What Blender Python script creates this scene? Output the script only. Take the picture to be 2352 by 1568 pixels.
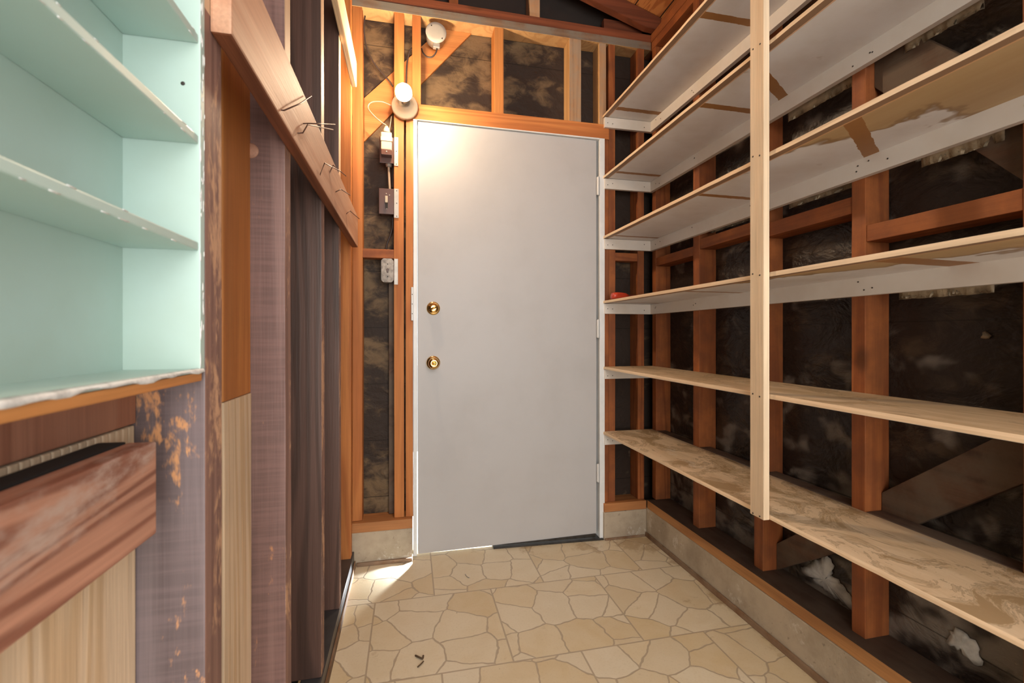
import bpy, bmesh, math, random
from mathutils import Vector, Matrix

for o in list(bpy.data.objects):
    bpy.data.objects.remove(o)
scn = bpy.context.scene
COL = scn.collection
W_PX, H_PX = 2352, 1568
F_PX, HORIZON, CAM_H, YAW = 1046.97, 770.2, 1.0433, 0.2207

# ------------------------------------------------------------------ camera
cd = bpy.data.cameras.new('camera')
cam = bpy.data.objects.new('camera', cd)
COL.objects.link(cam)
cam.location = (0, 0, CAM_H)
cam.rotation_euler = (math.pi / 2, 0, -YAW)
cd.sensor_width = 36
cd.lens = F_PX * 36 / W_PX
cd.shift_y = (HORIZON - H_PX / 2) / W_PX
cd.clip_start = 0.02
cd.dof.use_dof = True
cd.dof.focus_distance = 1.9
cd.dof.aperture_fstop = 7.0
scn.camera = cam

# ------------------------------------------------------------------ colour management, world, lights
scn.view_settings.view_transform = 'Standard'
scn.view_settings.look = 'None'
scn.view_settings.gamma = 1
scn.view_settings.use_curve_mapping = False
scn.view_settings.exposure = 0.3

world = bpy.data.worlds.new('world')
scn.world = world
world.use_nodes = True
world.node_tree.nodes['Background'].inputs[0].default_value = (1.0, 0.97, 0.94, 1)
world.node_tree.nodes['Background'].inputs[1].default_value = 0.6


def area(name, loc, target, sx, sy, power, color):
    l = bpy.data.lights.new(name, 'AREA')
    l.shape = 'RECTANGLE'
    l.size, l.size_y, l.energy, l.color = sx, sy, power, color
    o = bpy.data.objects.new(name, l)
    COL.objects.link(o)
    o.location = loc
    o.rotation_euler = (Vector(target) - Vector(loc)).to_track_quat('-Z', 'Y').to_euler()
    return o


area('soft_fill_behind_camera', (0.40, -1.25, 1.45), (0.3, 1.6, 1.1), 1.3, 2.2, 58, (1.0, 0.955, 0.90))  # unseen area lamp, soft ambient fill from behind the camera
# the sun outside, beyond the closed door
sl = bpy.data.lights.new('sun', 'SUN')
sl.energy = 16
sl.angle = 0.01
sun = bpy.data.objects.new('sun', sl)
COL.objects.link(sun)
sun.rotation_euler = Vector((-0.35, -0.45, -1.0)).to_track_quat('-Z', 'Y').to_euler()


# ------------------------------------------------------------------ materials
class NT:
    def __init__(self, name):
        m = bpy.data.materials.new(name)
        m.use_nodes = True
        self.m, self.t = m, m.node_tree
        self.b = self.t.nodes['Principled BSDF']
        self.L = self.t.links

    def n(self, typ, **kw):
        nd = self.t.nodes.new(typ)
        for k, v in kw.items():
            setattr(nd, k, v)
        return nd

    def set(self, nd, sock, v):
        if hasattr(v, 'is_output') or isinstance(v, bpy.types.NodeSocket):
            self.L.new(v, nd.inputs[sock])
        else:
            nd.inputs[sock].default_value = v

    def math(self, op, a, b=0.0, c=None, clamp=False):
        nd = self.n('ShaderNodeMath', operation=op, use_clamp=clamp)
        self.set(nd, 0, a)
        self.set(nd, 1, b)
        if c is not None:
            self.set(nd, 2, c)
        return nd.outputs[0]

    def vmath(self, op, a, b):
        nd = self.n('ShaderNodeVectorMath', operation=op)
        self.set(nd, 0, a)
        self.set(nd, 1, b)
        return nd.outputs[0]

    def mix(self, f, a, b, mode='MIX'):
        nd = self.n('ShaderNodeMix', data_type='RGBA', blend_type=mode)
        self.set(nd, 0, f)
        self.set(nd, 6, a if not isinstance(a, tuple) else (*a[:3], 1))
        self.set(nd, 7, b if not isinstance(b, tuple) else (*b[:3], 1))
        return nd.outputs[2]

    def noise(self, vec, scale, detail=3.0, rough=0.5, dist=0.0):
        nd = self.n('ShaderNodeTexNoise')
        self.set(nd, 'Vector', vec)
        nd.inputs['Scale'].default_value = scale
        nd.inputs['Detail'].default_value = detail
        nd.inputs['Roughness'].default_value = rough
        nd.inputs['Distortion'].default_value = dist
        return nd.outputs[0]

    def ramp(self, f, lo, hi):
        nd = self.n('ShaderNodeMapRange')
        nd.interpolation_type = 'SMOOTHSTEP'
        self.set(nd, 0, f)
        self.set(nd, 1, lo)
        self.set(nd, 2, hi)
        return nd.outputs[0]

    def coord(self, rnd=True):
        tc = self.n('ShaderNodeTexCoord').outputs['Object']
        if not rnd:
            return tc
        oi = self.n('ShaderNodeObjectInfo').outputs['Random']
        return self.vmath('ADD', tc, self.math('MULTIPLY', oi, 37.0))

    def scale(self, v, s):
        return self.vmath('MULTIPLY', v, s)

    def bump(self, h, strength, dist=0.002):
        nd = self.n('ShaderNodeBump')
        nd.inputs['Strength'].default_value = strength
        nd.inputs['Distance'].default_value = dist
        self.set(nd, 'Height', h)
        self.L.new(nd.outputs[0], self.b.inputs['Normal'])

    def done(self, color, rough=0.6, metal=0.0, spec=None):
        self.set(self.b, 'Base Color', color if not isinstance(color, tuple) else (*color[:3], 1))
        self.set(self.b, 'Roughness', rough)
        self.b.inputs['Metallic'].default_value = metal
        if spec is not None:
            self.b.inputs['Specular IOR Level'].default_value = spec
        return self.m


def axis_scale(axis, along, across):
    return tuple(along if i == axis else across for i in range(3))


def wood(name, c1, c2, axis=2, wear=None, wear_t=(0.62, 0.7), rough=0.6, knots=0.075, knot_col=(0.10, 0.035, 0.012),
         dust=None, saw=False, rings=7.0, spec=0.3, contrast=0.6, gdist=0.3):
    t = NT(name)
    v = t.coord()
    g = t.noise(t.scale(v, axis_scale(axis, 0.55, 9.0)), 1.0, 1.5, 0.45, gdist)
    ring = t.math('SINE', t.math('MULTIPLY', g, rings * 6.283))
    ring = t.ramp(ring, -0.6, 1.1)
    col = t.mix(t.math('MULTIPLY', ring, contrast), c1, c2)
    fib = t.noise(t.scale(v, axis_scale(axis, 6.0, 220.0)), 1.0, 2.0, 0.6)
    tone = t.noise(t.scale(v, axis_scale(axis, 1.5, 6.0)), 1.0, 3.0, 0.55)
    br = t.math('ADD', t.math('MULTIPLY', fib, 0.45), t.math('MULTIPLY', tone, 0.8))
    br = t.math('ADD', br, 0.38)
    comb = t.n('ShaderNodeCombineColor')
    for i in range(3):
        t.set(comb, i, br)
    col = t.mix(1.0, col, comb.outputs[0], 'MULTIPLY')
    if saw:
        sw = t.noise(t.scale(v, axis_scale(axis, 170.0, 9.0)), 1.0, 2.0, 0.5)
        col = t.mix(t.math('MULTIPLY', t.ramp(sw, 0.35, 0.7), 0.28), col, tuple(min(1, c * 2.6) for c in c2))
    if wear:
        w = t.noise(t.scale(v, axis_scale(axis, 4.0, 12.0)), 1.0, 6.0, 0.72, 0.4)
        w2 = t.noise(t.scale(v, axis_scale(axis, 60.0, 120.0)), 1.0, 2.0, 0.5)
        wf = t.ramp(t.math('ADD', w, t.math('MULTIPLY', t.math('SUBTRACT', w2, 0.5), 0.22)), *wear_t)
        col = t.mix(wf, col, wear)
    if knots:
        vo = t.n('ShaderNodeTexVoronoi')
        t.set(vo, 'Vector', t.scale(v, axis_scale(axis, 2.2, 4.5)))
        vo.inputs['Scale'].default_value = 1.0
        kf = t.math('SUBTRACT', 1.0, t.ramp(vo.outputs['Distance'], knots * 0.5, knots * 1.6), clamp=True)
        col = t.mix(t.math('MULTIPLY', kf, 0.75), col, knot_col)
    if dust:
        d = t.noise(v, 9.0, 5.0, 0.6)
        col = t.mix(t.math('MULTIPLY', t.ramp(d, 0.35, 0.62), dust[1]), col, dust[0])
    t.bump(t.math('ADD', fib, t.math('MULTIPLY', ring, 0.4)), 0.35, 0.0012)
    return t.done(col, rough, spec=spec)


def plain(name, c, rough=0.5, metal=0.0, mott=0.12, scale=12.0, bump=0.0, spec=None, c2=None):
    t = NT(name)
    v = t.coord()
    f = t.noise(v, scale, 4.0, 0.6)
    c2 = c2 or tuple(x * (1 - mott * 2) for x in c)
    col = t.mix(t.ramp(f, 0.35, 0.7), c, c2)
    if bump:
        t.bump(t.noise(v, scale * 12, 3.0), bump)
    return t.done(col, rough, metal, spec)


STUD = {}
for ax, nm in enumerate('xyz'):
    STUD[nm] = wood('fir_framing_' + nm, (0.36, 0.115, 0.034), (0.21, 0.056, 0.018), ax, dust=((0.13, 0.045, 0.022), 0.45))
STUDL = {}
for ax, nm in enumerate('xyz'):
    STUDL[nm] = wood('orange_fir_framing_' + nm, (0.50, 0.185, 0.052), (0.34, 0.10, 0.026), ax)
M = {}
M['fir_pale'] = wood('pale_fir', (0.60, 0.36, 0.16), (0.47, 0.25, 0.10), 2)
M['dark_stud'] = wood('dark_stained_stud', (0.19, 0.115, 0.10), (0.10, 0.056, 0.050), 2, wear=(0.48, 0.22, 0.10), wear_t=(0.60, 0.72), saw=True, spec=0.4, rough=0.5)
M['dark_stud_b'] = wood('dark_oily_stud', (0.105, 0.056, 0.042), (0.042, 0.024, 0.018), 2, wear=(0.30, 0.12, 0.06), wear_t=(0.70, 0.84), spec=0.45, rough=0.45)
M['stud_worn'] = wood('dark_stud_scraped', (0.155, 0.122, 0.125), (0.08, 0.058, 0.060), 2, wear=(0.56, 0.28, 0.13), wear_t=(0.52, 0.60), saw=True, spec=0.4, rough=0.5)
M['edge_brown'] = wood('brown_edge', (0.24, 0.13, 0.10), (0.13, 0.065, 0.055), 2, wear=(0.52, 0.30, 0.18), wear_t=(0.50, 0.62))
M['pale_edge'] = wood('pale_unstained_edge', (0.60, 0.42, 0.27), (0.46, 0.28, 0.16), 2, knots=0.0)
M['cleat'] = wood('planed_redwood', (0.53, 0.30, 0.19), (0.42, 0.20, 0.115), 1, rings=6, knots=0.0)
M['gable_dark'] = plain('dark_gable_paper', (0.022, 0.015, 0.012), 0.8)
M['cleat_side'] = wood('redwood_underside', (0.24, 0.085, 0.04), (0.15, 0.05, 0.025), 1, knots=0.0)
M['pine'] = wood('pale_pine_board', (0.72, 0.545, 0.37), (0.60, 0.41, 0.235), 2, rings=5, knots=0.0, rough=0.55, contrast=0.8, gdist=1.2)
M['pine_y'] = wood('pale_pine_strip', (0.74, 0.56, 0.36), (0.62, 0.43, 0.24), 1, knots=0.04)
M['post'] = wood('aged_pine_post', (0.72, 0.57, 0.40), (0.66, 0.49, 0.32), 2, knots=0.0, wear=(0.42, 0.27, 0.15), wear_t=(0.66, 0.8), rings=4)
M['orange'] = wood('orange_fir_strip', (0.50, 0.20, 0.055), (0.36, 0.12, 0.03), 2, rings=5)
M['plank'] = wood('rough_redwood_plank', (0.47, 0.235, 0.155), (0.24, 0.095, 0.06), 1, rings=9, knots=0.13, wear=(0.46, 0.33, 0.27), wear_t=(0.50, 0.75), contrast=0.95, gdist=1.6)
M['redpanel'] = wood('red_cedar_panel', (0.40, 0.20, 0.13), (0.27, 0.11, 0.065), 2, rings=5, knots=0)
M['fluted'] = wood('fluted_pale_lath', (0.62, 0.50, 0.36), (0.33, 0.23, 0.14), 2, rings=3, knots=0)
M['dusty'] = wood('dusty_plate', (0.22, 0.14, 0.085), (0.14, 0.08, 0.05), 0, dust=((0.20, 0.18, 0.145), 0.9))
M['dusty_z'] = wood('dusty_stud', (0.42, 0.24, 0.12), (0.28, 0.15, 0.08), 2, dust=((0.34, 0.27, 0.19), 0.7))
M['plate_red'] = wood('dark_red_plate', (0.20, 0.06, 0.025), (0.12, 0.035, 0.016), 0)
M['rafter'] = wood('dark_red_rafter', (0.17, 0.05, 0.022), (0.10, 0.03, 0.014), 0)
M['brace'] = wood('fir_brace', (0.56, 0.23, 0.07), (0.40, 0.14, 0.04), 0, rings=6)
M['brace_dusty'] = wood('dusty_dark_brace', (0.10, 0.05, 0.028), (0.05, 0.026, 0.016), 1, dust=((0.13, 0.095, 0.065), 0.7))
M['dusty_block'] = wood('dusty_dark_block', (0.10, 0.058, 0.04), (0.06, 0.034, 0.024), 1, dust=((0.17, 0.13, 0.10), 0.7))
M['sill'] = wood('sill_fir', (0.40, 0.19, 0.07), (0.26, 0.11, 0.04), 1)
M['sill_x'] = wood('sill_fir_x', (0.40, 0.17, 0.06), (0.25, 0.09, 0.03), 0)
M['trim'] = wood('brown_base_strip', (0.17, 0.085, 0.04), (0.10, 0.05, 0.025), 1, knots=0, dust=((0.38, 0.30, 0.22), 0.35))
M['white_ledger'] = plain('painted_ledger', (0.72, 0.67, 0.61), 0.6, mott=0.06, scale=5, c2=(0.66, 0.59, 0.51), bump=0.05)
M['ledger_warm'] = M['white_ledger']
M['white'] = plain('white_gloss_paint', (0.78, 0.80, 0.80), 0.35, mott=0.04, bump=0.04)
M['hinge'] = plain('painted_hinge', (0.68, 0.68, 0.66), 0.35, mott=0.05)
M['green'] = plain('mint_green_paint', (0.455, 0.60, 0.565), 0.4, mott=0.04, scale=6, c2=(0.435, 0.565, 0.515), bump=0.05)
M['brass'] = plain('polished_brass', (0.78, 0.52, 0.20), 0.16, 1.0, mott=0.05, c2=(0.70, 0.44, 0.16))
M['zinc'] = plain('galvanised_bracket', (0.46, 0.43, 0.385), 0.45, 0.5)
M['brown_plastic'] = plain('brown_bakelite', (0.085, 0.036, 0.026), 0.3, mott=0.05)
M['ivory'] = plain('ivory_plastic', (0.46, 0.40, 0.30), 0.4)
M['porcelain'] = plain('porcelain', (0.42, 0.36, 0.28), 0.3, mott=0.05)
M['bulb_base'] = plain('white_bulb_base', (0.60, 0.56, 0.50), 0.4, mott=0.02)
M['cover_plate'] = plain('dusty_white_plate', (0.46, 0.43, 0.37), 0.4, mott=0.05)
M['tape'] = plain('cream_wrapping', (0.60, 0.50, 0.36), 0.6, mott=0.2, scale=60)
M['old_metal'] = plain('painted_old_metal', (0.40, 0.35, 0.30), 0.5, 0.2, mott=0.3, scale=40)
M['black_cable'] = plain('dark_cable', (0.05, 0.035, 0.03), 0.5)
M['white_cable'] = plain('pale_cable', (0.36, 0.27, 0.19), 0.5)
M['nail'] = plain('rusty_nail', (0.10, 0.05, 0.035), 0.5, 0.6)
M['nail_dark'] = plain('nail_hole_dark', (0.03, 0.02, 0.015), 0.6)
M['red'] = plain('red_painted_handle', (0.55, 0.055, 0.022), 0.35, mott=0.15, scale=20)
M['sole'] = plain('dark_painted_plate', (0.050, 0.048, 0.050), 0.38, mott=0.15, spec=0.6)
M['black'] = plain('dark_void', (0.012, 0.011, 0.011), 0.9)
M['sweep'] = plain('dark_threshold', (0.05, 0.045, 0.04), 0.4, 0.3, mott=0.3, scale=30)
M['torn'] = plain('torn_white_liner', (0.62, 0.62, 0.60), 0.45, mott=0.2, scale=25, bump=0.2)
M['cream_paper'] = plain('cream_crumpled_paper', (0.40, 0.31, 0.20), 0.6, mott=0.25, scale=22, bump=0.3)
M['twig'] = plain('dry_leaf_bits', (0.10, 0.06, 0.03), 0.8)
M['outside'] = plain('outside_concrete', (0.72, 0.72, 0.70), 0.8)
M['chip'] = plain('chipped_white_paint', (0.74, 0.74, 0.72), 0.5, mott=0.2, scale=50, bump=0.3)


def make_concrete(name, base, dark, white_amt=0.0):
    t = NT(name)
    v = t.coord(False)
    a = t.noise(v, 5.0, 8.0, 0.65)
    col = t.mix(t.ramp(a, 0.38, 0.68), base, dark)
    s = t.noise(v, 60.0, 3.0, 0.6)
    col = t.mix(t.math('MULTIPLY', t.ramp(s, 0.62, 0.75), 0.5), col, (0.10, 0.08, 0.06))
    p = t.noise(v, 9.0, 6.0, 0.75)
    col = t.mix(t.math('MULTIPLY', t.ramp(p, 0.58, 0.66), 0.7 + white_amt), col, (0.55, 0.50, 0.43))
    t.bump(t.noise(v, 45.0, 6.0, 0.7), 0.6, 0.003)
    return t.done(col, 0.85)


M['concrete'] = make_concrete('old_concrete_curb', (0.44, 0.365, 0.27), (0.31, 0.25, 0.18))


def make_tar(name, base, tan, thr, pale=None, pthr=(0.6, 0.75), plow=0.17, xfade=1.0):
    """crinkled building paper, brown black with worn tan clouds"""
    t = NT(name)
    v = t.coord(False)
    w = t.noise(t.scale(v, (5.0, 5.0, 7.5)), 1.0, 3.0, 0.5, 0.5)
    cr = t.noise(t.scale(v, (14, 14, 20)), 1.0, 5.0, 0.65, 0.8)
    sx = t.n('ShaderNodeSeparateXYZ')
    t.set(sx, 0, v)
    # the tan clouds thin out to the right, leaving the dark base
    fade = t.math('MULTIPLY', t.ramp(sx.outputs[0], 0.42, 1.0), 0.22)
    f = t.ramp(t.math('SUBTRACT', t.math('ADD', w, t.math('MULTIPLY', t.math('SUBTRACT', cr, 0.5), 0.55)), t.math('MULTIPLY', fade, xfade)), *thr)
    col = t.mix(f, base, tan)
    if pale:
        p = t.noise(t.scale(v, (7, 7, 9)), 1.3, 2.2, 0.5, 0.3)
        sp0 = t.n('ShaderNodeSeparateXYZ')
        t.set(sp0, 0, v)
        low = t.ramp(sp0.outputs[2], 0.2, 1.1)
        col = t.mix(t.math('MULTIPLY', t.ramp(t.math('SUBTRACT', p, t.math('MULTIPLY', low, plow)), *pthr), 0.8), col, pale)
    sz = t.n('ShaderNodeSeparateXYZ')
    t.set(sz, 0, v)
    lap = t.math('ABSOLUTE', t.math('SUBTRACT', t.math('FRACT', t.math('MULTIPLY', sz.outputs[2], 3.7)), 0.5))
    col = t.mix(t.math('MULTIPLY', t.ramp(lap, 0.49, 0.497), 0.7), col, (0.01, 0.008, 0.006))
    big = t.noise(t.scale(v, (7, 7, 10)), 1.0, 4.0, 0.6, 0.6)
    t.bump(t.math('ADD', big, t.math('MULTIPLY', cr, 0.3)), 0.45 if xfade else 0.8, 0.02)
    return t.done(col, 0.6 if xfade else 0.42, spec=0.2 if xfade else 0.4)


M['tar_right'] = make_tar('black_building_paper', (0.022, 0.015, 0.012), (0.065, 0.044, 0.028), (0.48, 0.72), (0.22, 0.19, 0.16), (0.41, 0.60), xfade=0.0)
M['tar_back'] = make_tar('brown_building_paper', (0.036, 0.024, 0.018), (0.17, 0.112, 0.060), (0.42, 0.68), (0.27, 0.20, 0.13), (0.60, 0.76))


def make_vinyl():
    t = NT('flagstone_vinyl')
    tc = t.coord(False)
    s = t.n('ShaderNodeSeparateXYZ')
    t.set(s, 0, tc)
    x, y = s.outputs[0], s.outputs[1]
    P, Q = 0.457, 0.430
    rowf = t.math('DIVIDE', t.math('SUBTRACT', y, 1.852), Q)
    row = t.math('FLOOR', rowf)
    odd = t.math('ABSOLUTE', t.math('MODULO', row, 2.0))
    xs = t.math('ADD', t.math('DIVIDE', t.math('ADD', x, 0.132), P), t.math('MULTIPLY', t.math('SUBTRACT', 1.0, odd), 0.5))
    tile = t.math('FLOOR', xs)
    u, vv = t.math('FRACT', xs), t.math('FRACT', rowf)
    eu = t.math('MULTIPLY', t.math('MINIMUM', u, t.math('SUBTRACT', 1.0, u)), P)
    ev = t.math('MULTIPLY', t.math('MINIMUM', vv, t.math('SUBTRACT', 1.0, vv)), Q)
    edge = t.math('MINIMUM', eu, ev)
    c = t.n('ShaderNodeCombineXYZ')
    t.set(c, 0, t.math('ADD', x, t.math('MULTIPLY', tile, 3.17)))
    t.set(c, 1, t.math('ADD', y, t.math('MULTIPLY', row, 5.41)))
    nz = t.n('ShaderNodeTexNoise')
    t.set(nz, 'Vector', c.outputs[0])
    nz.inputs['Scale'].default_value = 14
    wob = t.vmath('MULTIPLY', t.vmath('SUBTRACT', nz.outputs['Color'], (0.5, 0.5, 0.5)), (0.035, 0.035, 0.0))
    vec = t.vmath('ADD', c.outputs[0], wob)
    cells = []
    for feat in ('DISTANCE_TO_EDGE', 'F1'):
        vo = t.n('ShaderNodeTexVoronoi', feature=feat, voronoi_dimensions='2D')
        t.set(vo, 'Vector', vec)
        vo.inputs['Scale'].default_value = 6.8
        vo.inputs['Randomness'].default_value = 0.9
        cells.append(vo)
    d = t.math('DIVIDE', cells[0].outputs['Distance'], 6.8)
    dmin = t.math('MINIMUM', d, edge)
    line = t.math('SUBTRACT', 1.0, t.ramp(dmin, 0.0016, 0.0040), clamp=True)
    cs = t.n('ShaderNodeSeparateColor')
    t.set(cs, 0, cells[1].outputs['Color'])
    cloud = t.noise(tc, 9.0, 5.0, 0.6, 0.5)
    f = t.math('ADD', t.math('MULTIPLY', t.ramp(cs.outputs[0], 0.15, 0.9), 0.7), t.math('MULTIPLY', t.ramp(cloud, 0.35, 0.7), 0.35))
    col = t.mix(f, (0.68, 0.595, 0.435), (0.58, 0.455, 0.265))
    col = t.mix(t.math('MULTIPLY', cs.outputs[1], 0.35), col, (0.64, 0.59, 0.485))
    fine = t.noise(tc, 130.0, 3.0, 0.6)
    col = t.mix(t.math('MULTIPLY', t.ramp(fine, 0.5, 0.75), 0.18), col, (0.40, 0.30, 0.19))
    col = t.mix(t.math('MULTIPLY', line, 0.8), col, (0.355, 0.285, 0.205))
    # rust and dirt: near the corner curb and scattered
    dirt = t.noise(tc, 6.0, 7.0, 0.75)
    near = t.ramp(t.math('ADD', y, t.math('MULTIPLY', x, 0.25)), 2.15, 2.45)
    near = t.math('ADD', near, t.ramp(x, 1.12, 1.22), clamp=True)
    col = t.mix(t.math('MULTIPLY', t.ramp(t.math('ADD', dirt, t.math('MULTIPLY', near, 0.16)), 0.60, 0.72), 0.55), col, (0.30, 0.185, 0.075))
    sp = t.noise(tc, 38.0, 2.0, 0.5)
    col = t.mix(t.math('MULTIPLY', t.ramp(sp, 0.76, 0.80), 0.7), col, (0.16, 0.09, 0.04))
    t.bump(t.math('SUBTRACT', t.math('MULTIPLY', fine, 0.3), line), 0.35, 0.0012)
    return t.done(col, 0.36, spec=0.4)


M['vinyl'] = make_vinyl()


def make_door_paint():
    t = NT('grey_door_paint')
    v = t.coord(False)
    sz = t.n('ShaderNodeSeparateXYZ')
    t.set(sz, 0, v)
    a = t.noise(v, 3.0, 5.0, 0.6)
    col = t.mix(t.ramp(a, 0.4, 0.75), (0.475, 0.465, 0.460), (0.445, 0.430, 0.420))
    low = t.math('SUBTRACT', 1.0, t.ramp(sz.outputs[2], 0.0, 0.5), clamp=True)
    sc = t.noise(t.scale(v, (20, 20, 26)), 1.0, 7.0, 0.75, 0.8)
    col = t.mix(t.math('MULTIPLY', t.ramp(t.math('ADD', sc, t.math('MULTIPLY', low, 0.05)), 0.70, 0.78), 0.5), col, (0.26, 0.21, 0.17))
    t.bump(t.noise(v, 300.0, 2.0, 0.5), 0.08, 0.0008)
    return t.done(col, 0.42, spec=0.4)


M['door'] = make_door_paint()


def shelf_paint(name, bands, peel=None, front_strip=0.022, slant_band=None):
    """white painted underside: bare wood stripes where brackets were, water stains, an unpainted front strip"""
    t = NT(name)
    v = t.coord(False)
    s = t.n('ShaderNodeSeparateXYZ')
    t.set(s, 0, v)
    x, y = s.outputs[0], s.outputs[1]
    n1 = t.noise(v, 5.0, 5.0, 0.6)
    col = t.mix(t.ramp(n1, 0.4, 0.75), (0.74, 0.72, 0.71), (0.66, 0.62, 0.585))
    sp = t.noise(v, 13.0, 3.0, 0.5)
    col = t.mix(t.math('MULTIPLY', t.ramp(sp, 0.68, 0.76), 0.55), col, (0.33, 0.25, 0.15))
    fine = t.noise(v, 28.0, 5.0, 0.6)
    jit = t.math('MULTIPLY', t.math('SUBTRACT', fine, 0.5), 0.012)
    if peel is not None:   # stained bare plywood area on the near part, irregular outline
        big = t.noise(t.scale(v, (1.6, 1.0, 1.0)), 3.2, 4.0, 0.6, 0.3)
        front = t.math('MULTIPLY', x, -peel[2])
        w = t.math('ADD', t.math('ADD', big, front), t.math('MULTIPLY', t.math('SUBTRACT', peel[0], y), peel[1]))
        mask = t.ramp(w, 0.50, 0.515)
        rim = t.math('SUBTRACT', t.ramp(w, 0.47, 0.50), t.ramp(w, 0.515, 0.56), clamp=True)
        bare = t.mix(t.noise(t.scale(v, (20, 2, 1)), 1.5, 4.0), (0.52, 0.37, 0.20), (0.40, 0.26, 0.12))
        col = t.mix(mask, col, bare)
        col = t.mix(t.math('MULTIPLY', rim, 0.75), col, (0.26, 0.155, 0.07))
    bare2 = (0.33, 0.155, 0.05)
    for (y0, hw, sl) in bands:
        yy = t.math('SUBTRACT', t.math('SUBTRACT', y, y0), t.math('MULTIPLY', x, sl))
        b = t.math('LESS_THAN', t.math('ABSOLUTE', t.math('ADD', yy, jit)), hw)
        col = t.mix(b, col, bare2)
    fs = t.math('LESS_THAN', t.math('ADD', x, t.math('MULTIPLY', jit, 0.5)), front_strip)
    col = t.mix(fs, col, (0.28, 0.17, 0.10))
    fs2 = t.math('MULTIPLY', t.math('LESS_THAN', x, front_strip + 0.005), t.math('SUBTRACT', 1.0, fs))
    col = t.mix(t.math('MULTIPLY', fs2, 0.8), col, (0.66, 0.38, 0.19))
    t.bump(t.noise(v, 90.0, 4.0, 0.6), 0.25, 0.001)
    return t.done(col, 0.5)


def ply_top(name, a, b, stain, thr):
    t = NT(name)
    v = t.coord()
    g = t.noise(t.scale(v, (9, 1.6, 1)), 1.6, 5.0, 0.65, 0.6)
    col = t.mix(t.ramp(g, 0.35, 0.7), a, b)
    st = t.noise(t.scale(v, (4.5, 3.0, 1)), 1.5, 6.0, 0.7, 1.0)
    col = t.mix(t.math('MULTIPLY', t.ramp(st, *thr), 0.85), col, stain)
    rim = t.math('SUBTRACT', t.ramp(st, thr[0] - 0.03, thr[0]), t.ramp(st, thr[0], thr[0] + 0.03), clamp=True)
    col = t.mix(t.math('MULTIPLY', rim, 0.5), col, tuple(c * 0.55 for c in stain))
    w = t.noise(t.scale(v, (6, 3, 1)), 1.1, 5.0, 0.7)
    col = t.mix(t.math('MULTIPLY', t.ramp(w, 0.60, 0.68), 0.6), col, (0.66, 0.58, 0.47))
    t.bump(t.noise(t.scale(v, (60, 8, 1)), 1.0, 4.0, 0.6), 0.3, 0.001)
    return t.done(col, 0.55)


M['ply_top'] = ply_top('stained_ply_top', (0.72, 0.56, 0.38), (0.60, 0.44, 0.27), (0.34, 0.225, 0.11), (0.51, 0.58))
M['ply_top_clean'] = ply_top('worn_ply_top', (0.64, 0.49, 0.32), (0.48, 0.34, 0.19), (0.38, 0.26, 0.13), (0.56, 0.64))
M['ply_edge'] = wood('ply_edge', (0.78, 0.60, 0.41), (0.68, 0.49, 0.31), 1, knots=0, rings=3)


def bulb_mat():
    t = NT('lit_bulb_glass')
    t.b.inputs['Emission Color'].default_value = (1.0, 0.74, 0.49, 1)
    t.b.inputs['Emission Strength'].default_value = 640.0
    return t.done((1, 0.9, 0.75), 0.3)


M['bulb'] = bulb_mat()


def roof_mat():
    t = NT('roof_sheathing_boards')
    v = t.coord(False)
    s = t.n('ShaderNodeSeparateXYZ')
    t.set(s, 0, v)
    xb = t.math('DIVIDE', s.outputs[0], 0.142)
    idx = t.math('FLOOR', xb)
    c = t.n('ShaderNodeCombineXYZ')
    t.set(c, 0, t.math('MULTIPLY', s.outputs[0], 9.0))
    t.set(c, 1, s.outputs[1])
    t.set(c, 2, t.math('MULTIPLY', idx, 7.3))
    g = t.noise(c.outputs[0], 1.5, 3.0, 0.5, 0.6)
    ring = t.ramp(t.math('SINE', t.math('MULTIPLY', g, 50)), -0.3, 1.0)
    col = t.mix(ring, (0.50, 0.20, 0.06), (0.34, 0.11, 0.03))
    fr = t.math('FRACT', xb)
    gap = t.math('GREATER_THAN', t.math('ABSOLUTE', t.math('SUBTRACT', fr, 0.5)), 0.48)
    col = t.mix(gap, col, (0.02, 0.008, 0.004))
    t.bump(t.math('SUBTRACT', 1.0, gap), 0.8, 0.004)
    return t.done(col, 0.6)


M['roof'] = roof_mat()


# ------------------------------------------------------------------ builders
def link(name, bm, mats, parent=None, loc=(0, 0, 0), smooth=False):
    me = bpy.data.meshes.new(name)
    bm.normal_update()
    bm.to_mesh(me)
    bm.free()
    for m in (mats if isinstance(mats, (list, tuple)) else [mats]):
        me.materials.append(m)
    if smooth:
        for p in me.polygons:
            p.use_smooth = True
    o = bpy.data.objects.new(name, me)
    COL.objects.link(o)
    if parent:
        o.parent = parent
        o.location = Vector(loc) - parent_world(parent)
    else:
        o.location = loc
    return o


def parent_world(p):
    v = Vector((0, 0, 0))
    while p:
        v = v + p.location
        p = p.parent
    return v


def tag(o, label=None, cat=None, group=None, kind=None):
    if label:
        o['label'] = label
    if cat:
        o['category'] = cat
    if group:
        o['group'] = group
    if kind:
        o['kind'] = kind
    return o


def empty(name, loc, label, cat, group=None, kind=None):
    o = bpy.data.objects.new(name, None)
    o.empty_display_size = 0.05
    COL.objects.link(o)
    o.location = loc
    return tag(o, label, cat, group, kind)


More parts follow.
